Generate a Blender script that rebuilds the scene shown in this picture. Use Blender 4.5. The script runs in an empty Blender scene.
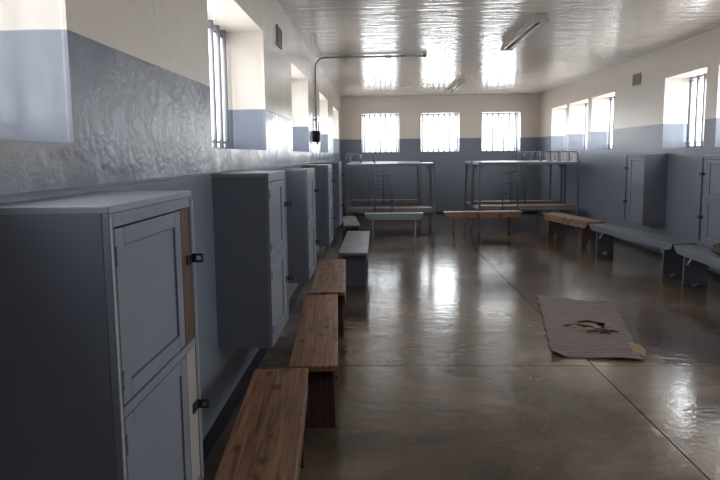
import bpy, bmesh, math, random
from mathutils import Vector, Matrix, noise
random.seed(7)
scn = bpy.context.scene
C = scn.collection
PI = math.pi

# ------------------------------------------------------------------ place dimensions
XL, XR, YB, YN, ZC, ZB = -1.006, 4.30, 14.92, -3.2, 3.15, 2.015
XD = -0.994          # face of the thicker lower plaster on the left wall
ZD = 1.495          # top of that lower plaster
T = 0.40            # wall thickness

# ------------------------------------------------------------------ mesh helper
class MB:
    def __init__(s): s.v = []; s.f = []
    def add(s, vs, fs):
        o = len(s.v); s.v += [tuple(v) for v in vs]; s.f += [tuple(i + o for i in f) for f in fs]; return s
    def quad(s, a, b, c, d): return s.add([a, b, c, d], [(0, 1, 2, 3)])
    def box(s, x0, x1, y0, y1, z0, z1):
        x0, x1 = min(x0, x1), max(x0, x1); y0, y1 = min(y0, y1), max(y0, y1); z0, z1 = min(z0, z1), max(z0, z1)
        vs = [(x0,y0,z0),(x1,y0,z0),(x1,y1,z0),(x0,y1,z0),(x0,y0,z1),(x1,y0,z1),(x1,y1,z1),(x0,y1,z1)]
        return s.add(vs, [(3,2,1,0),(4,5,6,7),(0,1,5,4),(1,2,6,5),(2,3,7,6),(3,0,4,7)])
    def tube(s, pts, r, n=10, caps=True):
        pts = [Vector(p) for p in pts]; rings = []
        ref = None
        for i, p in enumerate(pts):
            d = (pts[min(i+1, len(pts)-1)] - pts[max(i-1, 0)]).normalized()
            if ref is None:
                ref = d.orthogonal().normalized()
            ref = (ref - d * ref.dot(d)).normalized(); b = d.cross(ref)
            rr = r[i] if isinstance(r, (list, tuple)) else r
            rings.append([p + (ref * math.cos(2*PI*k/n) + b * math.sin(2*PI*k/n)) * rr for k in range(n)])
        o = len(s.v)
        for rg in rings: s.v += [tuple(v) for v in rg]
        for i in range(len(rings)-1):
            for k in range(n):
                a = o + i*n + k; b2 = o + i*n + (k+1) % n
                s.f.append((a, b2, b2+n, a+n))
        if caps:
            s.f.append(tuple(o + k for k in reversed(range(n))))
            s.f.append(tuple(o + (len(rings)-1)*n + k for k in range(n)))
        return s
    def prism(s, poly, fn, d0, d1):
        """poly of 2-D points; fn(a, b, d) -> 3-D point; extruded from d0 to d1"""
        n = len(poly)
        vs = [fn(a, b, d0) for a, b in poly] + [fn(a, b, d1) for a, b in poly]
        fs = [tuple(reversed(range(n))), tuple(range(n, 2*n))]
        for i in range(n):
            j = (i+1) % n; fs.append((i, j, j+n, i+n))
        return s.add(vs, fs)
    def build(s, name, mat, parent=None, bevel=0.0, smooth=False, loc=None, recalc=True):
        me = bpy.data.meshes.new(name); me.from_pydata(s.v, [], s.f)
        if recalc:
            bm = bmesh.new(); bm.from_mesh(me); bmesh.ops.recalc_face_normals(bm, faces=bm.faces); bm.to_mesh(me); bm.free()
        me.materials.append(mat)
        if smooth:
            for p in me.polygons: p.use_smooth = True
        o = bpy.data.objects.new(name, me); C.objects.link(o)
        if parent: o.parent = parent
        if loc: o.location = loc
        if bevel:
            m = o.modifiers.new('bevel', 'BEVEL'); m.width = bevel; m.segments = 2; m.limit_method = 'ANGLE'
        return o

def tag(o, label=None, cat=None, group=None, kind=None):
    if label: o['label'] = label
    if cat: o['category'] = cat
    if group: o['group'] = group
    if kind: o['kind'] = kind
    return o
def thing(name, label, cat, loc=(0,0,0), rz=0, group=None):
    o = bpy.data.objects.new(name, None); C.objects.link(o); o.empty_display_size = .1
    o.location = loc; o.rotation_euler = (0, 0, rz)
    return tag(o, label, cat, group)
def struct(o, label): return tag(o, label, None, None, 'structure')
def dup(root, loc, rz, label, group=None):
    r = root.copy(); C.objects.link(r); r.location = loc; r.rotation_euler = (0, 0, rz); r['label'] = label
    if group: r['group'] = group
    for ch in list(root.children):
        c = ch.copy(); C.objects.link(c); c.parent = r
        for g in list(ch.children):
            d = g.copy(); C.objects.link(d); d.parent = c
    return r

# ------------------------------------------------------------------ materials
def new_mat(name):
    m = bpy.data.materials.new(name); m.use_nodes = True
    nt = m.node_tree; return m, nt, nt.nodes['Principled BSDF']
def nd(nt, typ, **kw):
    n = nt.nodes.new(typ)
    for k, v in kw.items(): setattr(n, k, v)
    return n
def coords(nt, scale=(1,1,1), rand=False):
    tc = nd(nt, 'ShaderNodeTexCoord'); mp = nd(nt, 'ShaderNodeMapping'); mp.inputs['Scale'].default_value = scale
    nt.links.new(tc.outputs['Object'], mp.inputs['Vector'])
    if rand:
        oi = nd(nt, 'ShaderNodeObjectInfo'); mul = nd(nt, 'ShaderNodeMath', operation='MULTIPLY'); mul.inputs[1].default_value = 37.0
        nt.links.new(oi.outputs['Random'], mul.inputs[0])
        cx = nd(nt, 'ShaderNodeCombineXYZ')
        for i in range(3): nt.links.new(mul.outputs[0], cx.inputs[i])
        nt.links.new(cx.outputs[0], mp.inputs['Location'])
    return mp.outputs['Vector']
def noise_tex(nt, vec, scale, detail=4, rough=.55, dist=0.0):
    n = nd(nt, 'ShaderNodeTexNoise'); n.inputs['Scale'].default_value = scale; n.inputs['Detail'].default_value = detail
    n.inputs['Roughness'].default_value = rough; n.inputs['Distortion'].default_value = dist
    nt.links.new(vec, n.inputs['Vector']); return n.outputs['Fac']
def ramp(nt, fac, stops):
    r = nd(nt, 'ShaderNodeValToRGB'); el = r.color_ramp.elements
    while len(el) < len(stops): el.new(.5)
    for e, (p, c) in zip(el, stops):
        e.position = p; e.color = (*c, 1) if len(c) == 3 else c
    nt.links.new(fac, r.inputs['Fac']); return r.outputs['Color']
def mix(nt, fac, a, b, mode='MIX'):
    m = nd(nt, 'ShaderNodeMix', data_type='RGBA', blend_type=mode)
    for s, v in ((m.inputs[0], fac), (m.inputs[6], a), (m.inputs[7], b)):
        if hasattr(v, 'is_linked'): nt.links.new(v, s)
        else: s.default_value = v if isinstance(v, (int, float)) else (*v, 1)
    return m.outputs[2]
def math_n(nt, op, a, b=None):
    m = nd(nt, 'ShaderNodeMath', operation=op); m.use_clamp = False
    for s, v in ((m.inputs[0], a), (m.inputs[1], b)):
        if v is None: continue
        if hasattr(v, 'is_linked'): nt.links.new(v, s)
        else: s.default_value = v
    return m.outputs[0]
def bump(nt, bs, h, strength, dist=.01, prev=None):
    b = nd(nt, 'ShaderNodeBump'); b.inputs['Strength'].default_value = strength; b.inputs['Distance'].default_value = dist
    nt.links.new(h, b.inputs['Height'])
    if prev: nt.links.new(prev, b.inputs['Normal'])
    nt.links.new(b.outputs['Normal'], bs.inputs['Normal']); return b.outputs['Normal']
def rng(nt, v, a, b, c=0., d=1.):
    m = nd(nt, 'ShaderNodeMapRange'); m.clamp = True
    m.inputs['From Min'].default_value = a; m.inputs['From Max'].default_value = b
    m.inputs['To Min'].default_value = c; m.inputs['To Max'].default_value = d
    nt.links.new(v, m.inputs['Value']); return m.outputs['Result']

CREAM = (.65, .58, .515); BLUE = (.172, .192, .238)
LEFT_WINS = [(-3.0, -1.38), (.15, 1.80), (3.33, 4.945), (6.49, 8.02), (9.59, 11.10), (12.43, 14.05)]  # first opening, behind the camera, is added for fill light
def wall_material(name, left=False):
    m, nt, bs = new_mat(name)
    vec = coords(nt); sx = nd(nt, 'ShaderNodeSeparateXYZ'); nt.links.new(vec, sx.inputs[0])
    z = sx.outputs['Z']; y = sx.outputs['Y']
    wob = noise_tex(nt, vec, 3.0, 3)
    zz = math_n(nt, 'ADD', z, math_n(nt, 'MULTIPLY', math_n(nt, 'SUBTRACT', wob, .5), .012))
    up = rng(nt, zz, ZB-.002, ZB+.002)
    big = noise_tex(nt, vec, 1.1, 2, .45)
    blue = mix(nt, big, tuple(c*.95 for c in BLUE), tuple(c*1.05 for c in BLUE))
    cream = mix(nt, big, tuple(c*.98 for c in CREAM), tuple(c*1.02 for c in CREAM))
    if left: blue = mix(nt, rng(nt, z, ZD-.002, ZD+.002), (BLUE[0]*1.12, BLUE[1]*1.16, BLUE[2]*1.14), blue)   # paler blue on the dado
    col = mix(nt, up, blue, cream)
    # worn bare plaster in ragged bands under the openings
    wear = None
    n2 = noise_tex(nt, vec, 9.0, 6, .7)
    zlo = 1.54; zhi = 1.648
    band = math_n(nt, 'MULTIPLY', rng(nt, z, zlo, zlo+.05), rng(nt, z, zhi, zhi+.004, 1, 0))
    if left:
        for a, b in LEFT_WINS:
            w = math_n(nt, 'MULTIPLY', rng(nt, y, a-.12, a+.02), rng(nt, y, b-.02, b+.04, 1, 0))
            wear = w if wear is None else math_n(nt, 'MAXIMUM', wear, w)
        wear = math_n(nt, 'MULTIPLY', wear, band)
        wear = math_n(nt, 'MULTIPLY', wear, rng(nt, n2, .36, .50))
        col = mix(nt, math_n(nt, 'MULTIPLY', wear, .55), col, (.26, .225, .205))
    # tiny white chips
    vo = nd(nt, 'ShaderNodeTexVoronoi'); vo.inputs['Scale'].default_value = 2.6; nt.links.new(vec, vo.inputs['Vector'])
    chip = math_n(nt, 'MULTIPLY', rng(nt, vo.outputs['Distance'], .012, .02, 1, 0), rng(nt, big, .5, .52))
    col = mix(nt, chip, col, (.7, .7, .68))
    nt.links.new(col, bs.inputs['Base Color'])
    rough = rng(nt, noise_tex(nt, vec, 2.2, 3), .3, .7, *((.19, .25) if left else (.30, .37)))
    nt.links.new(rough, bs.inputs['Roughness'])
    bs.inputs['Specular IOR Level'].default_value = .5
    fine = noise_tex(nt, vec, 36.0, 5, .68); coarse = noise_tex(nt, vec, 5.0, 3, .55)
    if left:   # trowelled rough plaster above the ledge, smoother dado below it
        amp = rng(nt, z, ZD-.005, ZD+.005, .22, 1.0)
        amp = math_n(nt, 'MULTIPLY', amp, rng(nt, noise_tex(nt, vec, 3.4, 3, .6), .38, .62, .35, 1.25))
        amp = math_n(nt, 'MULTIPLY', amp, rng(nt, sx.outputs['X'], XL-.02, XL-.012, .25, 1.0))   # smooth reveals
        fine = math_n(nt, 'MULTIPLY', fine, amp); coarse = math_n(nt, 'MULTIPLY', coarse, amp)
    sm = rng(nt, z, ZB-.01, ZB+.01, 1.0, .55)          # the cream coat is smoother
    fine = math_n(nt, 'MULTIPLY', fine, sm)
    b1 = bump(nt, bs, coarse, .16, .025)
    bump(nt, bs, fine, .48 if left else .35, .008, b1)
    return m
M = {}
M['wall'] = wall_material('painted_plaster'); M['wall_left'] = wall_material('rough_painted_plaster', True)

def ceiling_material():
    m, nt, bs = new_mat('gloss_ceiling_paint')
    v = coords(nt, (1, 1, 1)); vs = coords(nt, (.9, 7.0, 1))
    big = noise_tex(nt, v, 1.0, 4)
    nt.links.new(mix(nt, big, (.66, .58, .515), (.74, .66, .59)), bs.inputs['Base Color'])
    nt.links.new(rng(nt, noise_tex(nt, v, 3, 3), .3, .7, .09, .17), bs.inputs['Roughness'])
    b1 = bump(nt, bs, noise_tex(nt, vs, 1.6, 3, .5, .4), .30, .04)
    bump(nt, bs, noise_tex(nt, v, 32, 4, .6), .16, .008, b1)
    return m
M['ceiling'] = ceiling_material()

def floor_material():
    m, nt, bs = new_mat('polished_concrete')
    v = coords(nt); vs = coords(nt, (1.0, 2.6, 1))
    a = noise_tex(nt, v, .8, 6, .62, .5); b = noise_tex(nt, vs, 5.5, 6, .65)
    col = ramp(nt, a, [(.34, (.042, .031, .023)), (.5, (.115, .084, .060)), (.66, (.24, .18, .13))])
    col = mix(nt, rng(nt, b, .35, .7), mix(nt, .35, col, (.045, .036, .032)), col)
    fl = noise_tex(nt, v, 34, 4, .7)
    col = mix(nt, rng(nt, fl, .58, .72, 0, .45), col, (.22, .19, .165))
    nt.links.new(col, bs.inputs['Base Color'])
    nt.links.new(rng(nt, noise_tex(nt, vs, 1.7, 5, .6), .3, .7, .10, .18), bs.inputs['Roughness'])
    bs.inputs['Specular IOR Level'].default_value = .7
    b1 = bump(nt, bs, noise_tex(nt, vs, 4.0, 3, .5, .3), .11, .02)
    bump(nt, bs, noise_tex(nt, v, 22, 3, .6), .26, .005, b1)
    return m
M['floor'] = floor_material()

def paint(name, col, rough=.4, var=.12, bmp=.12, scale=6., dust=None, metal=0.):
    m, nt, bs = new_mat(name); v = coords(nt, rand=True)
    n = noise_tex(nt, v, scale, 5, .6)
    c = mix(nt, n, tuple(x*(1-var) for x in col), tuple(x*(1+var) for x in col))
    if dust:      # chipped specks of another colour
        c = mix(nt, rng(nt, noise_tex(nt, v, scale*7, 4, .7), .66, .72), c, dust)
    nt.links.new(c, bs.inputs['Base Color'])
    nt.links.new(rng(nt, n, .3, .7, rough-.06, rough+.08), bs.inputs['Roughness'])
    bs.inputs['Metallic'].default_value = metal
    if bmp: bump(nt, bs, noise_tex(nt, v, scale*5, 4), bmp, .004)
    return m
def wood(name, light, dark, rough=.42, knots=True, axis=1):
    m, nt, bs = new_mat(name)
    sc = [34, 34, 34]; sc[axis] = 1.1
    v = coords(nt, tuple(sc), True); vk = coords(nt, (1, 1, 1), True)
    g = noise_tex(nt, v, 1.0, 4, .55, .9); g2 = noise_tex(nt, v, 2.2, 3, .5, .4)
    c = ramp(nt, g, [(.28, dark), (.48, tuple((a+b)/2 for a, b in zip(light, dark))), (.68, light)])
    c = mix(nt, rng(nt, g2, .48, .62, 0, .75), c, tuple(x*.62 for x in dark))
    if knots:
        ks = [8, 8, 8]; ks[axis] = 4.6
        v3 = coords(nt, tuple(ks), True)
        vo = nd(nt, 'ShaderNodeTexVoronoi', voronoi_dimensions='2D'); vo.inputs['Scale'].default_value = 1.0; nt.links.new(v3, vo.inputs['Vector'])
        gate = rng(nt, noise_tex(nt, vk, 4.0, 2), .43, .49)
        k = math_n(nt, 'MULTIPLY', rng(nt, vo.outputs['Distance'], .09, .22, 1, 0), gate)
        c = mix(nt, math_n(nt, 'MULTIPLY', k, .85), c, tuple(x*.3 for x in dark))
    c = mix(nt, rng(nt, noise_tex(nt, vk, 3, 5, .7), .45, .75, 0, .35), c, tuple(x*.6 for x in dark))
    nt.links.new(c, bs.inputs['Base Color'])
    nt.links.new(rng(nt, g, .3, .7, rough-.06, rough+.1), bs.inputs['Roughness'])
    bump(nt, bs, g, .25, .004)
    return m
M['locker'] = paint('slate_blue_paint', (.132, .146, .188), .42, .10, .1)
M['locker_door'] = paint('slate_door_paint', (.178, .193, .238), .40, .08, .1)
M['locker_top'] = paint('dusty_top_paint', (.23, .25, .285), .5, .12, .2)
M['bare_edge'] = paint('worn_pale_edge', (.40, .39, .40), .5, .2, .1, 12, (.12, .12, .15))
M['bare_wood'] = wood('bare_brown_wood', (.15, .075, .04), (.05, .022, .014), .55, False, 2)
M['beige_stile'] = paint('beige_undercoat', (.33, .30, .275), .55, .1, .1, 8, (.1, .1, .12))
M['iron'] = paint('dark_iron', (.035, .036, .042), .45, .2, .1, 20, None, .6)
M['bright_iron'] = paint('worn_steel', (.45, .45, .46), .4, .1, 0, 20, None, .9)
M['bar'] = paint('grey_bar_paint', (.23, .23, .25), .45, .1, .05, 10)
M['frame'] = paint('pale_window_frame', (.55, .55, .56), .45, .08, .05, 10)
M['bunk'] = paint('grey_blue_tube', (.14, .155, .195), .36, .12, .05, 8, (.09, .09, .1))
M['bunk_dark'] = paint('dark_blue_tube', (.09, .10, .135), .42, .12, .05, 8)
M['deck'] = paint('pale_deck_metal', (.50, .49, .52), .38, .1, .06, 6)
M['slat_wood'] = wood('pink_brown_board', (.36, .26, .235), (.20, .135, .12), .5, False, 0)
M['bench_wood'] = wood('varnished_pine', (.36, .19, .092), (.11, .047, .020), .37)
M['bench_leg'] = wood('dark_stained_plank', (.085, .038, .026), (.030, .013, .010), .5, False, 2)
M['bench_pink'] = wood('pinkish_pine', (.40, .245, .175), (.22, .122, .085), .45)
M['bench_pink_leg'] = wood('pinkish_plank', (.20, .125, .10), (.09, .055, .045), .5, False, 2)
M['bench_grey'] = paint('grey_bench_paint', (.165, .182, .21), .36, .08, .06, 5)
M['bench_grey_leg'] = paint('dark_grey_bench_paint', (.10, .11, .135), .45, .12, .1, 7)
M['bench_green'] = paint('grey_green_bench_paint', (.25, .31, .30), .38, .1, .1, 7)
M['bench_dull'] = wood('dull_grey_wood', (.27, .23, .225), (.15, .12, .115), .5, False)
M['skirt_and_gap'] = paint('black_skirting_and_gap_shade', (.012, .012, .015), .4, .2, .1, 10)  # also colours the painted shadow gap on the right lockers
M['galv'] = paint('galvanised_tube', (.36, .33, .31), .4, .12, .05, 12)
M['lamp_body'] = paint('aged_enamel', (.52, .48, .44), .4, .08, .04, 9)
M['lamp_tube'] = paint('unlit_tube_glass', (.72, .71, .68), .2, .03, 0, 9)
M['vent'] = paint('stained_vent', (.36, .31, .27), .6, .25, .2, 20)
M['slot'] = paint('vent_slot', (.03, .026, .024), .8, .2, 0, 20)
M['foam'] = paint('crumbly_underlay', (.27, .185, .115), .9, .3, .6, 30)
M['fibre'] = paint('dark_torn_fibre', (.05, .032, .024), .95, .4, .6, 40)
M['cloth'] = paint('grey_brown_cloth', (.085, .066, .055), .9, .4, .6, 26)
M['yard'] = paint('pale_yard_gravel', (.50, .48, .45), .9, .15, .3, 3)

def mat_rug():
    m, nt, bs = new_mat('worn_ribbed_mat'); v = coords(nt); vr = coords(nt, (1.5, 1, 1))
    n = noise_tex(nt, v, 7, 5, .7)
    w = nd(nt, 'ShaderNodeTexWave'); w.wave_type = 'BANDS'; w.bands_direction = 'Y'; w.inputs['Scale'].default_value = 4.8
    w.inputs['Distortion'].default_value = 3.0; w.inputs['Detail'].default_value = 3; w.inputs['Detail Scale'].default_value = 2.5; nt.links.new(v, w.inputs['Vector'])
    c = mix(nt, n, (.13, .102, .094), (.24, .192, .178))
    c = mix(nt, math_n(nt, 'MULTIPLY', w.outputs['Fac'], .42), c, (.07, .055, .052))
    c = mix(nt, rng(nt, noise_tex(nt, v, 45, 3), .58, .72, 0, .5), c, (.22, .19, .18))
    nt.links.new(c, bs.inputs['Base Color']); bs.inputs['Roughness'].default_value = .92
    b1 = bump(nt, bs, w.outputs['Fac'], .6, .006); bump(nt, bs, noise_tex(nt, v, 90, 3), .5, .004, b1)
    return m
M['rug'] = mat_rug()

def mat_pane():
    m = bpy.data.materials.new('window_glass'); m.use_nodes = True; nt = m.node_tree; nt.nodes.clear()
    out = nd(nt, 'ShaderNodeOutputMaterial'); tr = nd(nt, 'ShaderNodeBsdfTransparent'); gl = nd(nt, 'ShaderNodeBsdfGlossy')
    tr.inputs['Color'].default_value = (.97, .98, .98, 1); gl.inputs['Roughness'].default_value = .03
    mx = nd(nt, 'ShaderNodeMixShader'); mx.inputs[0].default_value = .04; nt.links.new(tr.outputs[0], mx.inputs[1]); nt.links.new(gl.outputs[0], mx.inputs[2])
    nt.links.new(mx.outputs[0], out.inputs['Surface']); return m
M['pane'] = mat_pane()

# ------------------------------------------------------------------ the shell
WZ0, WZ1 = 1.65, 2.69
RIGHT_WINS = [(12.87, 13.95), (11.58, 12.68), (10.29, 11.37), (7.48, 8.54), (6.16, 7.23), (4.86, 5.92), (2.05, 3.11), (.73, 1.80), (-.57, .49)]  # last three openings are out of view, added to light the near end
BACK_WINS = [(-.445, .56), (1.145, 2.165), (2.75, 3.785)]
def wall_with_holes(name, mat, s0, s1, holes, fn, label, z0=0., z1=None, inset=None):
    """fn(s, z, d): d = 0 the room face, d = T the outside face"""
    z1 = ZC + .15 if z1 is None else z1
    mb = MB()
    S = sorted({s0, s1, *[a for h in holes for a in h]}); Z = [z0, WZ0, WZ1, z1]
    if inset: Z = sorted(set(Z + [ZD, ZD+.010]))
    def hole(a, b, c, d): return any(a >= h[0]-1e-6 and b <= h[1]+1e-6 for h in holes) and c >= WZ0-1e-6 and d <= WZ1+1e-6
    off = lambda c, d: (-inset if inset and d <= ZD+1e-6 else 0.)
    for a, b in zip(S, S[1:]):
        for c, d in zip(Z, Z[1:]):
            if hole(a, b, c, d): continue
            if inset and abs(c-ZD) < 1e-6:
                mb.quad(fn(a, c, T), fn(a, d, T), fn(b, d, T), fn(b, c, T)); continue
            o = off(c, d)
            mb.quad(fn(a, c, o), fn(b, c, o), fn(b, d, o), fn(a, d, o))
            mb.quad(fn(a, c, T), fn(a, d, T), fn(b, d, T), fn(b, c, T))
        if inset: mb.quad(fn(a, ZD, -inset), fn(b, ZD, -inset), fn(b, ZD+.010, 0), fn(a, ZD+.010, 0))
    for a, b in holes:
        mb.quad(fn(a, WZ0, 0), fn(b, WZ0, 0), fn(b, WZ0, T), fn(a, WZ0, T))
        mb.quad(fn(a, WZ1, 0), fn(a, WZ1, T), fn(b, WZ1, T), fn(b, WZ1, 0))
        mb.quad(fn(a, WZ0, 0), fn(a, WZ0, T), fn(a, WZ1, T), fn(a, WZ1, 0))
        mb.quad(fn(b, WZ0, 0), fn(b, WZ1, 0), fn(b, WZ1, T), fn(b, WZ0, T))
    for s in (s0, s1): mb.quad(fn(s, z0, 0), fn(s, z0, T), fn(s, z1, T), fn(s, z1, 0))
    mb.quad(fn(s0, z0, 0), fn(s1, z0, 0), fn(s1, z0, T), fn(s0, z0, T))
    mb.quad(fn(s0, z1, 0), fn(s1, z1, 0), fn(s1, z1, T), fn(s0, z1, T))
    return struct(mb.build(name, mat, recalc=False), label)
fL = lambda s, z, d: (XL - d, s, z)
fR = lambda s, z, d: (XR + d, s, z)
fB = lambda s, z, d: (s, YB + d, z)
fN = lambda s, z, d: (s, YN - d, z)
wall_with_holes('wall_left', M['wall_left'], YN - T, YB + T, LEFT_WINS, fL, 'left wall, cream over blue rough plaster', inset=XD - XL)
wall_with_holes('wall_right', M['wall'], YN - T, YB + T, RIGHT_WINS, fR, 'right wall, cream over blue plaster')
wall_with_holes('wall_back', M['wall'], XL, XR, BACK_WINS, fB, 'far end wall, cream over blue plaster')
wall_with_holes('wall_near', M['wall'], XL, XR, [], fN, 'end wall behind the viewer')
struct(MB().box(XL - T, XR + T, YN - T, YB + T, ZC, ZC + .15).build('ceiling', M['ceiling']), 'glossy cream painted ceiling')
# floor: slabs with open joints over a recessed bed
mb = MB(); g = .005
xs = [(XL, 1.606 - g), (1.606 + g, XR)]
ys = [(YN, 4.06 - .004), (4.06 + .004, 6.58 - .0015), (6.58 + .0015, YB)]
for x0, x1 in xs:
    for y0, y1 in ys: mb.box(x0, x1, y0, y1, -.15, 0)
mb.box(XL, XR, YN, YB, -.2, -.012)
struct(mb.build('floor', M['floor']), 'polished brown concrete floor with saw-cut joints')
struct(MB().box(XD, XD + .085, YN, YB, 0, .022).build('baseboard_left', M['skirt_and_gap'], bevel=.004), 'black skirting kerb along the left wall')
struct(MB().box(XR - .03, XR, YN, YB, 0, .06).build('baseboard_right', M['skirt_and_gap'], bevel=.004), 'black skirting kerb along the right wall')
struct(MB().box(XD + .085, XR - .03, YB - .025, YB, 0, .05).build('baseboard_back', M['skirt_and_gap'], bevel=.004), 'black skirting along the far wall')
struct(MB().box(-60, 60, -60, 70, -.45, -.25).build('ground', M['yard']), 'unseen pale yard outside the windows, added for bounce')  # unseen ground, added to bounce daylight

# ------------------------------------------------------------------ windows
wn = [0]
SKY_L, SKY_R, SKY_B = 3.0, 3.5, 2.8        # brightness of the sky each side faces
def window(fn, a, b, nbar, label, first, step, sky):
    wn[0] += 1
    mid = fn((a+b)/2, WZ0, .36)
    root = bpy.data.objects.new('window_%d' % wn[0], None); C.objects.link(root); root.location = mid
    struct(root, label)
    def P(s, z, d): v = fn(s, z, d); return (v[0]-mid[0], v[1]-mid[1], v[2]-mid[2])
    def bx(mb, s0, s1, z0, z1, d0, d1):
        p, q = P(s0, z0, d0), P(s1, z1, d1); mb.box(p[0], q[0], p[1], q[1], p[2], q[2])
    mb = MB(); w = .03
    bx(mb, a, a+w, WZ0, WZ1, .365, .395); bx(mb, b-w, b, WZ0, WZ1, .365, .395)
    bx(mb, a+w, b-w, WZ0, WZ0+w, .365, .395); bx(mb, a+w, b-w, WZ1-w, WZ1, .365, .395)
    mb.build('window_frame', M['frame'], root)
    pm = MB(); bx(pm, a+w, b-w, WZ0+w, WZ1-w, .378, .383); pm.build('window_pane', M['pane'], root)
    for k in range(nbar):
        s = first + k*step
        MB().tube([P(s, WZ0, .335), P(s, WZ1, .335)], .020, 10).build('window_bar', M['bar'], root, smooth=True)
    for z in (WZ0 + .07, WZ1 - .055):
        cm = MB(); bx(cm, a, b, z-.010, z+.010, .347, .356); cm.build('cross_bar', M['bar'], root)
    # overcast daylight filling the opening, just outside the pane
    ld = bpy.data.lights.new('window_daylight', 'AREA'); ld.shape = 'RECTANGLE'; ld.size = b-a; ld.size_y = WZ1-WZ0
    ld.energy = sky*PI*(b-a)*(WZ1-WZ0); ld.color = (.935, .965, 1.0)
    lo = bpy.data.objects.new('window_daylight', ld); C.objects.link(lo)
    p0 = Vector(fn((a+b)/2, (WZ0+WZ1)/2, T+.01)); p1 = Vector(fn((a+b)/2, (WZ0+WZ1)/2, 0))
    lo.location = p0; lo.rotation_euler = (p1-p0).to_track_quat('-Z', 'Z').to_euler()
Lw = ['added unseen left wall opening behind the viewer', 'nearest barred window opening on the left wall', 'second barred opening on the left wall with three bars showing',
      'third barred opening on the left wall beside the conduit', 'fourth barred opening on the left wall', 'farthest barred opening on the left wall']
for (a, b), l in zip(LEFT_WINS, Lw): window(fL, a, b, 9, l, b-.07-.18*8, .18, SKY_L * (.5 if a < 1 else 1.0))
Rw = ['farthest opening on the right wall', 'second farthest opening on the right wall', 'right wall opening just past the vent', 'right wall opening above the wall locker', 'right wall opening at the edge of view', 'right wall opening beyond the edge of view', 'added unseen right wall opening beside the viewer', 'added unseen right wall opening level with the viewer', 'added unseen right wall opening behind the viewer']
for (a, b), l in zip(RIGHT_WINS, Rw): window(fR, a, b, 6, l, b-.10-.172*5, .172, SKY_R)
Bw = ['left barred window in the far wall', 'middle barred window in the far wall', 'right barred window in the far wall']
for (a, b), l in zip(BACK_WINS, Bw): window(fB, a, b, 7, l, a+.065, (b-a-.13)/6, SKY_B)

# ------------------------------------------------------------------ wall lockers
def make_locker(sx, label, loc, stile_up, stile_low, far_edge='bare_edge', W=.59, D=.333, Hh=1.07):
    """origin: wall side, near end, underside; x runs out from the wall (sx), y away from the viewer"""
    t = thing('wall_locker', label, 'locker', loc, 0, 'lockers hung along the walls')
    th = .018
    B = lambda mb, x0, x1, y0, y1, z0, z1: mb.box(sx*x0, sx*x1, y0, y1, z0, z1)
    mb = MB(); B(mb, 0, D-.0125, 0, th, 0, Hh-.02); B(mb, 0, D-.0125, W-th, W, 0, Hh-.02); B(mb, 0, D-.0125, th, W-th, 0, th); B(mb, 0, .01, th, W-th, th, Hh-.02)
    B(mb, .01, D-.03, th, W-th, Hh/2-.012, Hh/2+.012)
    mb.build('body', M['locker'], t, bevel=.002)
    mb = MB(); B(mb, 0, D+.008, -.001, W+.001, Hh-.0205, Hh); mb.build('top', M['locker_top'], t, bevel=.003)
    mb = MB(); f = .022                                             # face frame: stile, rails
    B(mb, D-.012, D+.006, 0, f, 0, Hh-.021); B(mb, D-.012, D+.006, f, W-.018, 0, .035); B(mb, D-.012, D+.006, f, W-.018, Hh-.056, Hh-.021)
    B(mb, D-.012, D+.007, f, W-.018, Hh/2-.014, Hh/2+.014); B(mb, D-.012, D+.008, W-.018, W, 0, Hh-.021)
    fr = mb.build('face_frame', M['locker_door'], t, bevel=.002)
    for e0, e1, y0, y1, em in ((D+.0065, D+.0085, .001, .007, 'bare_edge'), (D+.0085, D+.0105, W-(.005 if far_edge == 'bare_edge' else .030), W+.001, far_edge)):  # near strip is wear; right lockers' black far strip paints a shadow gap
        mb = MB(); B(mb, e0, e1, y0, y1, .01, Hh-.03); mb.build('worn_or_shadow_edge', M[em], fr)
    for (z0, z1, sm, nm) in ((.037, Hh/2-.016, stile_low, 0), (Hh/2+.016, Hh-.058, stile_up, 1)):
        st = MB(); B(st, D-.010, D+.0045, W-.105, W-.019, z0, z1); st.build('latch_stile', M[sm], t, bevel=.001)
        y0, y1 = f+.006, W-.109
        d = MB(); r = .05
        B(d, D-.010, D+.005, y0, y0+r, z0+.003, z1-.003); B(d, D-.010, D+.005, y1-r, y1, z0+.003, z1-.003)
        B(d, D-.010, D+.005, y0+r, y1-r, z0+.003, z0+r); B(d, D-.010, D+.005, y0+r, y1-r, z1-r, z1-.003)
        do = d.build('door', M['locker_door'], t, bevel=.002)
        pn = MB(); B(pn, D-.008, D-.002, y0+r+.003, y1-r-.003, z0+r+.003, z1-r-.003); pn.build('door_panel', M['locker_door'], do)
        zh = (z0+z1)/2 + (.055 if nm else .03)
        h = MB(); B(h, D+.0052, D+.011, W-.072, W-.022, zh-.018, zh+.018)          # plate across the latch stile
        for a0, a1, c0, c1 in ((.011, .050, -.016, -.008), (.011, .050, .008, .016), (.011, .026, -.008, .008), (.042, .050, -.008, .008)):
            B(h, D+a0, D+a1, W-.030, W-.024, zh+c0, zh+c1)                            # slotted leaf standing proud
        h.build('hasp', M['iron'], do, bevel=.002)
        for zz in (z0+.07, z1-.07):
            MB().tube([(sx*(D+.008), y0-.003, zz-.025), (sx*(D+.008), y0-.003, zz+.025)], .0045, 8).build('hinge', M['locker_door'], do)
    return t
L1 = make_locker(1, 'nearest slate blue wall locker on the left, brown wooden strip beside its upper door', (XD, 1.305, .413), 'bare_wood', 'beige_stile')
L2 = make_locker(1, 'second slate blue wall locker on the left, beside the two long varnished benches', (XD, 3.25, .428), 'locker_door', 'locker_door')
dup(L2, (XD, 5.04, .405), 0, 'third wall locker along the left wall, below the third left window')
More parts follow.
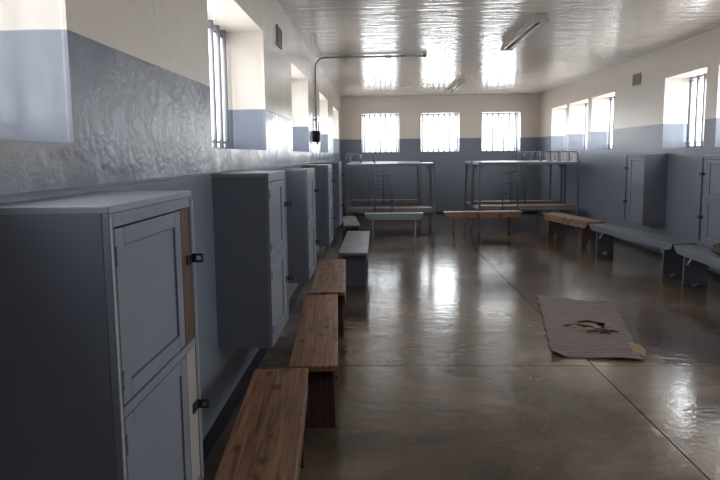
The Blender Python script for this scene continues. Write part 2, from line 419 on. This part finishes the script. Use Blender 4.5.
dup(L2, (XD, 7.16, .405), 0, 'fourth wall locker along the left wall, beside the grey painted bench')
dup(L2, (XD, 9.14, .41), 0, 'farthest wall locker on the left wall, nearest the left bunk bed')
R1 = make_locker(-1, 'grey blue wall locker on the right wall, whole in view above the grey bench', (XR, 8.35, .505), 'locker_door', 'locker_door', 'skirt_and_gap', D=.34)
dup(R1, (XR, 6.29, .485), 0, 'wall locker on the right wall cut off by the right edge of view')

# ------------------------------------------------------------------ benches
def make_bench(name, label, cat, loc, rz, L, W, Hh, top, legm, group, brace=False, notch=True, apron=True, apm=None):
    t = thing(name, label, cat, loc, rz, group)
    tt = .034
    MB().box(-W/2, W/2, -L/2, L/2, Hh-tt, Hh).build('seat', M[top], t, bevel=.004)
    lw = W*.86; ly = L/2 - min(.20, L*.14)
    for s in (-1, 1):
        a, b = lw/2, lw/2*.94; n = .055; nh = .13 if 'pink' in top or 'dull' in top else .035
        poly = [(-a, 0), (-n, 0), (0, nh), (n, 0), (a, 0), (b, Hh-tt), (-b, Hh-tt)] if notch else [(-a, 0), (a, 0), (b, Hh-tt), (-b, Hh-tt)]
        fn = lambda x, z, d, s=s: (x, s*ly + d, z)
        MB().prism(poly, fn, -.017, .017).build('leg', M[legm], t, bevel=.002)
        if brace:
            MB().tube([(-W*.30, s*(ly-.02), .25), (-W*.30, s*(ly-.17), Hh-tt-.004)], .013, 6).build('brace', M['bare_edge'], t)
    if apron:
        for s in (-1, 1):
            x0 = s*(lw/2+.0005); x1 = s*(lw/2+.0185); l2 = L/2-.02; cut = .075; ah = .088 if 'grey' not in top else .062
            poly = [(-l2, Hh-tt), (l2, Hh-tt), (l2, Hh-tt-.03), (l2-cut, Hh-tt-ah), (-l2+cut, Hh-tt-ah), (-l2, Hh-tt-.03)]
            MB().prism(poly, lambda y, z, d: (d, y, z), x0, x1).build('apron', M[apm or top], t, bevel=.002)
    return t
GL = 'benches along the left wall'
make_bench('wooden_bench', 'nearest varnished brown pine bench on the left, cut off by the bottom edge', 'bench', (-.472, 2.103, 0), .082, 1.55, .292, .45, 'bench_wood', 'bench_leg', GL, notch=False)
make_bench('wooden_bench', 'second varnished pine bench from the viewer, beside the second left locker', 'bench', (-.4235, 3.682, 0), .074, 1.555, .268, .45, 'bench_wood', 'bench_leg', GL, notch=False)
make_bench('wooden_bench', 'third varnished pine bench from the viewer, in front of the grey bench on the left', 'bench', (-.476, 5.27, 0), .058, 1.48, .295, .45, 'bench_wood', 'bench_leg', GL, notch=False)
make_bench('painted_bench', 'shiny grey painted bench on the left side with dark legs', 'bench', (-.31, 7.345, 0), 0, 1.88, .345, .45, 'bench_grey', 'bench_grey_leg', GL, apron=True, apm='bench_grey_leg', notch=False)
make_bench('wooden_bench', 'dull worn wooden bench farthest along the left wall, below the last left locker', 'bench', (-.535, 10.10, 0), .10, 1.42, .28, .40, 'bench_dull', 'bench_leg', GL)
make_bench('painted_bench', 'pale green painted bench in front of the left bunk bed', 'bench', (.295, 10.82, 0), -PI/2 + .02, 1.15, .27, .45, 'bench_green', 'bench_green', 'benches across the far end')
make_bench('wooden_bench', 'brown wooden bench in front of the right bunk bed', 'bench', (2.07, 11.02, 0), -PI/2 + .06, 1.53, .25, .45, 'bench_pink', 'bench_pink_leg', 'benches across the far end')
GR = 'benches along the right wall'
make_bench('wooden_bench', 'pinkish brown wooden bench on the right, beyond the grey benches', 'bench', (3.465, 9.96, 0), .195, 1.53, .34, .45, 'bench_pink', 'bench_pink_leg', GR)
make_bench('painted_bench', 'long grey painted bench under the right wall locker', 'bench', (3.69, 7.96, 0), .136, 2.02, .33, .45, 'bench_grey', 'bench_grey_leg', GR, brace=True)
make_bench('painted_bench', 'grey painted bench at the right edge with a cloth bundle on it', 'bench', (3.745, 5.83, 0), -.056, 2.0, .33, .45, 'bench_grey', 'bench_grey_leg', GR, brace=True)

# cloth bundle on the near right bench
t = bm = bmesh.new(); bmesh.ops.create_icosphere(bm, subdivisions=4, radius=1)
for v in bm.verts:
    p = v.co.copy(); n = noise.fractal(p*2.1, 1.0, 2.0, 4) * .24 + abs(noise.noise(p*5+Vector((3, 1, 7))))*.16
    v.co = Vector((p.x*.115, p.y*.21, p.z*.075)) * (1+n)
    v.co.z = max(v.co.z + .062, 0)
me = bpy.data.meshes.new('cloth_bundle'); bm.to_mesh(me); bm.free(); me.materials.append(M['cloth'])
for p in me.polygons: p.use_smooth = True
o = bpy.data.objects.new('cloth_bundle', me); C.objects.link(o); o.location = (3.84, 6.10, .4505)
tag(o, 'crumpled grey brown cloth lying on the bench at the right edge', 'cloth')

# ------------------------------------------------------------------ bunk beds
def make_bunk(label, x0, y0, L, W, ladder, guard, tubem='bunk', up=1.41, lo=.45, slats=()):
    t = thing('bunk_bed', label, 'bunk bed', (x0, y0, 0), 0, 'steel bunk beds at the far end')
    p = .024
    for (x, y) in ((0, 0), (L, 0), (0, W), (L, W)):
        po = MB().box(x-p, x+p, y-p, y+p, 0, up+.02).build('post', M[tubem], t, bevel=.004)
        sx = 1 if x == 0 else -1
        MB().prism([(0, up-.045), (0, up-.15), (.11, up-.045)], lambda a, b, d, x=x, sx=sx: (x+sx*(p+a), d, b), y-.006, y+.006).build('gusset', M[tubem], po)
    def frame(z, nm, m, hh):
        mb = MB()
        mb.box(p, L-p, -.018, .018, z-hh, z); mb.box(p, L-p, W-.018, W+.018, z-hh, z)
        mb.box(-.018, .018, p, W-p, z-hh, z); mb.box(L-.018, L+.018, p, W-p, z-hh, z)
        mb.build(nm, M[m], t, bevel=.003)
    frame(up, 'upper_frame', tubem, .05); frame(lo, 'lower_frame', tubem, .045)
    MB().box(-.01, L+.01, -.019, W+.019, up+.0005, up+.014).build('upper_deck', M['deck'], t)
    n = 6
    for k in range(n):
        a = .042 + k*(W-.064)/n; MB().box(.022, L-.022, a+.006, a+(W-.064)/n-.006, lo-.02, lo+.012).build('bed_board', M['slat_wood'], t)
    MB().box(p, L-p, .019, .04, lo-.05, lo+.055).build('side_board', M['slat_wood'], t)
    # ladder hooked on the front rail
    a, b = ladder
    lad = [MB().tube([(x, -.036, up+.0), (x, -.036, lo-.06)], .012, 8).build('ladder_rail', M['bunk_dark'], t, smooth=True) for x in (a, b)][0]
    for k in range(4):
        z = up-.22 - k*.20
        MB().tube([(a, -.036, z), (b, -.036, z)], .009, 8).build('rung', M['bunk_dark'], lad, smooth=True)
    for yy in (0, W):
        a, b, n = guard
        zt = up+.215; r = .06
        pts = [(a, yy, up+.01), (a, yy, zt-r)] + [(a+r-r*math.cos(q*PI/10), yy, zt-r+r*math.sin(q*PI/10)) for q in range(1, 6)]
        pts += [(b-r+r*math.sin(q*PI/10), yy, zt-r+r*math.cos(q*PI/10)) for q in range(0, 6)] + [(b, yy, up+.01)]
        gd = MB().tube(pts, .013, 8)
        for k in range(1, n):
            x = a+(b-a)*k/n; gd.tube([(x, yy, up+.01), (x, yy, zt)], .009, 8)
        gd.build('guard_rail', M[tubem], t, smooth=True)
    for a, b in slats: MB().box(a, b, .016, .028, up+.015, up+.195).build('guard_slat', M['deck'], t, bevel=.002)
    return t
make_bunk('grey steel bunk bed on the left, behind the pale green bench', -.655, 11.22, 1.785, .83, (.58, .925), (.0, .57, 2))
make_bunk('rear grey bunk bed on the left, standing behind the front one by the far wall', -.69, 13.2, 1.69, .83, (.46, .81), (.0, .55, 2))
make_bunk('grey steel bunk bed on the right, behind the brown bench', 2.065, 11.32, 1.985, .80, (.46, .77), (1.24, 1.985, 4), lo=.47, slats=((1.34, 1.50), (1.54, 1.66), (1.69, 1.79), (1.87, 1.955)))
make_bunk('rear steel bunk bed on the right, tucked behind the front one', 2.075, 12.38, 1.985, .78, (.86, 1.18), (1.2, 1.985, 5), lo=.47)

# ------------------------------------------------------------------ ceiling lamps
def make_lamp(label, x, y0, y1):
    L = y1-y0
    t = thing('batten_lamp', label, 'ceiling lamp', (x, y0, ZC), 0, 'fluorescent battens on the ceiling')
    MB().box(-.032, .032, .031, L-.031, -.055, 0).build('housing', M['lamp_body'], t, bevel=.004)
    for s in (-1, 1):
        poly = [(s*.034, -.02), (s*.082, -.085), (s*.085, -.081), (s*.036, -.012)]
        MB().prism(poly, lambda a, b, d: (a, d, b), .01, L-.01).build('reflector', M['lamp_body'], t)
        MB().tube([(s*.047, .05, -.078), (s*.047, L-.05, -.078)], .013, 12).build('tube', M['lamp_tube'], t, smooth=True)
    for y in (0.0, L-.03):
        MB().prism([(-.088, -.098), (.088, -.098), (.06, -.002), (-.06, -.002)], lambda a, b, d: (a, d, b), y, y+.03).build('end_cap', M['lamp_body'], t, bevel=.003)
    return t
make_lamp('unlit fluorescent batten on the ceiling nearer the viewer', 1.83, 6.37, 8.07)
make_lamp('small looking unlit fluorescent batten at the far end of the ceiling', 1.75, 11.75, 13.55)

# ------------------------------------------------------------------ conduit and switch box
yc = 8.80
t = thing('conduit', 'galvanised conduit rising from the switch box and crossing the ceiling', 'pipe', (XL, yc, 0))
r = .16; xo = .022
pts = [(xo, 0, 1.98), (xo, 0, ZC-.025-r)] + [(xo+r-r*math.cos(q*PI/16), 0, ZC-.025-r+r*math.sin(q*PI/16)) for q in range(1, 9)] + [(1.74, 0, ZC-.025)]
MB().tube(pts, .014, 10).build('pipe', M['galv'], t, smooth=True)
MB().tube([(xo+.034, .006, 1.98), (xo+.034, .006, 2.14)], .010, 8).build('pipe', M['galv'], t, smooth=True)
for x in (1.17, 1.70):
    MB().tube([(x-.05, 0, ZC-.026), (x+.05, 0, ZC-.026)], .019, 12).build('coupling', M['galv'], t, smooth=True)
for z in (2.16, 2.75):
    MB().box(0, .042, -.045, .045, z-.012, z+.012).build('clamp', M['galv'], t, bevel=.003)
for x in (.55, 1.42):
    MB().box(x-.012, x+.012, -.045, .045, ZC-.045, ZC).build('clamp', M['galv'], t, bevel=.003)
MB().tube([(1.74, 0, ZC-.0505), (1.74, 0, ZC-.0005)], .030, 14).build('junction_cap', M['galv'], t)
t = thing('switch_box', 'dark switch box on the left wall at the foot of the conduit', 'switch box', (XL, yc-.12, 1.79))
MB().box(0, .09, -.10, .10, .015, .19).build('casing', M['iron'], t, bevel=.012)
MB().box(.0905, .10, -.085, .085, .03, .175).build('cover', M['iron'], t, bevel=.006)
MB().tube([(.05, 0, .012), (.05, 0, -.02)], .018, 10).build('gland', M['iron'], t)

# ------------------------------------------------------------------ vents
def make_vent(fn, s0, s1, z0, z1, label):
    c = fn((s0+s1)/2, z0, 0); t = thing('air_vent', label, 'vent', c)
    P = lambda s, z, d: tuple(a-b for a, b in zip(fn(s, z, d), c))
    def bx(mb, a, b, z_0, z_1, d0, d1):
        p, q = P(a, z_0, d0), P(b, z_1, d1); mb.box(p[0], q[0], p[1], q[1], p[2], q[2])
    mb = MB(); bx(mb, s0, s1, z0, z1, -.003, -.001); mb.build('backing', M['slot'], t)
    mb = MB(); w = .018
    bx(mb, s0, s0+w, z0, z1, -.018, -.0032); bx(mb, s1-w, s1, z0, z1, -.018, -.0032)
    bx(mb, s0+w, s1-w, z0, z0+w, -.018, -.0032); bx(mb, s0+w, s1-w, z1-w, z1, -.018, -.0032); mb.build('frame', M['vent'], t)
    mb = MB()
    for k in range(1, 6):
        s = s0+w+(s1-s0-2*w)*k/6; bx(mb, s-.008, s+.008, z0+w, z1-w, -.014, -.0035)
    for k in range(1, 5):
        z = z0+w+(z1-z0-2*w)*k/5; bx(mb, s0+w, s1-w, z-.006, z+.006, -.012, -.0035)
    mb.build('grille', M['vent'], t)
make_vent(fL, 5.58, 5.83, 2.70, 2.90, 'small slotted air vent high on the left wall')
make_vent(fR, 9.31, 9.58, 2.70, 2.89, 'stained air vent high on the right wall')

# ------------------------------------------------------------------ floor mat
cor = {'TL': (1.768, 6.116), 'TR': (2.46, 5.73), 'BR': (2.01, 4.14), 'BL': (1.353, 4.241)}
cx, cy = 1.88, 5.07
t = thing('floor_mat', 'worn ribbed grey mat with a torn hole, lying on the concrete floor', 'mat', (cx, cy, 0))
NU, NV = 60, 110
vs = {}; mb = MB()
for i in range(NU+1):
    for j in range(NV+1):
        u, v = i/NU, j/NV                      # u left-right, v near-far
        x = (1-v)*((1-u)*cor['BL'][0]+u*cor['BR'][0]) + v*((1-u)*cor['TL'][0]+u*cor['TR'][0])
        y = (1-v)*((1-u)*cor['BL'][1]+u*cor['BR'][1]) + v*((1-u)*cor['TL'][1]+u*cor['TR'][1])
        e = min(u, 1-u, v*1.0, (1-v)*1.0)
        if e < .04:
            nn = noise.noise(Vector((x*9, y*9, 0)))*.014 + noise.noise(Vector((x*30, y*30, 3)))*.007
            x += nn*(1 if u < .5 else -1); y += nn
        z = .004 + .005*(noise.noise(Vector((x*2.5, y*2.5, 5)))+.5)
        z += .04*max(0, 1-math.hypot(u, v*2.2)/.20)**1.3                  # lifted near-left corner
        z += .03*max(0, 1-(1-v)/.03)*max(0, 1-abs(u-.86)/.16)             # curled far-right edge
        z += .018*max(0, 1-(v)/.04)*max(0, 1-abs(u-.75)/.4)
        hd = math.hypot((x-1.93)/.15, (y-4.97)/.13)
        z += .02*max(0, 1-abs(hd-1.05)/.5)
        vs[i, j] = len(mb.v); mb.v.append((x-cx, y-cy, max(z, .003)))
def inhole(i, j):
    x, y, _ = mb.v[vs[i, j]]; x += cx; y += cy
    a = math.atan2(y-4.97, x-1.93)
    rr = 1 + .35*noise.noise(Vector((math.cos(a)*1.7, math.sin(a)*1.7, 2))) + .2*noise.noise(Vector((math.cos(a)*5, math.sin(a)*5, 9)))
    if math.hypot((x-1.94)/.115, (y-4.97)/.12) < rr: return True
    u, v = i/NU, j/NV                           # torn-away near right corner strip
    return u > .92 + .03*noise.noise(Vector((0, v*30, 1))) and .10 < v < .26
for i in range(NU):
    for j in range(NV):
        if not inhole(i, j): mb.f.append((vs[i, j], vs[i+1, j], vs[i+1, j+1], vs[i, j+1]))
mt = mb.build('mat', M['rug'], t, smooth=True)
sd = mt.modifiers.new('thick', 'SOLIDIFY'); sd.thickness = .006; sd.offset = 1
def blob(name, mat, x, y, rx, ry, h, z0, seed, n=26):
    b = MB(); top = []
    b.v.append((x-cx, y-cy, z0+h))
    for ring, f in enumerate((.5, .85, 1.0)):
        for k in range(n):
            a = 2*PI*k/n; q = 1+.4*noise.noise(Vector((math.cos(a)*1.6+seed, math.sin(a)*1.6, seed)))+.18*noise.noise(Vector((math.cos(a)*5, math.sin(a)*5, seed)))
            b.v.append((x-cx+rx*f*q*math.cos(a), y-cy+ry*f*q*math.sin(a), z0+h*(1-.3*ring/2 + .3*noise.noise(Vector((k, ring, seed)))) if ring < 2 else z0))
    for k in range(n): b.f.append((0, 1+k, 1+(k+1) % n))
    for ring in range(2):
        for k in range(n):
            o = 1+ring*n; b.f.append((o+k, o+n+k, o+n+(k+1) % n, o+(k+1) % n))
    return b.build(name, mat, t)
blob('underlay', M['foam'], 1.93, 5.02, .13, .12, .010, .001, 4)
blob('underlay', M['foam'], 2.06, 4.45, .09, .17, .010, .001, 8)
blob('torn_fibre', M['fibre'], 1.96, 4.84, .085, .045, .03, .004, 12)
blob('torn_fibre', M['fibre'], 1.80, 4.98, .10, .02, .025, .006, 15)
for k in range(5):
    a = random.uniform(-.6, .6)
    x, y = 1.93+random.uniform(-.12, .12), 4.92+random.uniform(-.14, .12)
    MB().tube([(x-cx, y-cy, .014), (x-cx+.05*math.cos(a), y-cy+.05*math.sin(a), .03), (x-cx+.10*math.cos(a), y-cy+.09*math.sin(a), .018)], [.007, .009, .004], 6).build('torn_fibre', M['fibre'], t, smooth=True)

# ------------------------------------------------------------------ daylight
w = bpy.data.worlds.new('overcast_sky'); scn.world = w; w.use_nodes = True
bg = w.node_tree.nodes['Background']
bg.inputs['Color'].default_value = (.95, .972, 1.0, 1); bg.inputs['Strength'].default_value = 3.0

# ------------------------------------------------------------------ camera
yaw, pitch, roll, pcy, f = 0.0344, 0.0990, 0.0111, 209.47, 550.17
fw = Vector((-math.sin(yaw)*math.cos(pitch), math.cos(yaw)*math.cos(pitch), -math.sin(pitch)))
r0 = Vector((math.cos(yaw), math.sin(yaw), 0)); u0 = r0.cross(fw)
c, s = math.cos(roll), math.sin(roll)
rr = c*r0 - s*u0; uu = s*r0 + c*u0
cd = bpy.data.cameras.new('camera'); cam = bpy.data.objects.new('camera', cd); C.objects.link(cam)
m3 = Matrix((rr, uu, -fw)).transposed()
cam.matrix_world = Matrix.Translation((0, 0, 1.6)) @ m3.to_4x4()
cd.sensor_width = 36; cd.lens = 36*f/720; cd.shift_y = (pcy-240)/720; cd.clip_start = .05; cd.clip_end = 300
scn.camera = cam

# ------------------------------------------------------------------ view
scn.view_settings.view_transform = 'Standard'; scn.view_settings.look = 'None'
scn.view_settings.gamma = 1; scn.view_settings.use_curve_mapping = False; scn.view_settings.exposure = 1.2
scn.cycles.use_denoising = True
scn.cycles.max_bounces = 14; scn.cycles.diffuse_bounces = 8; scn.cycles.glossy_bounces = 5; scn.cycles.transparent_max_bounces = 12
scn.cycles.caustics_reflective = True
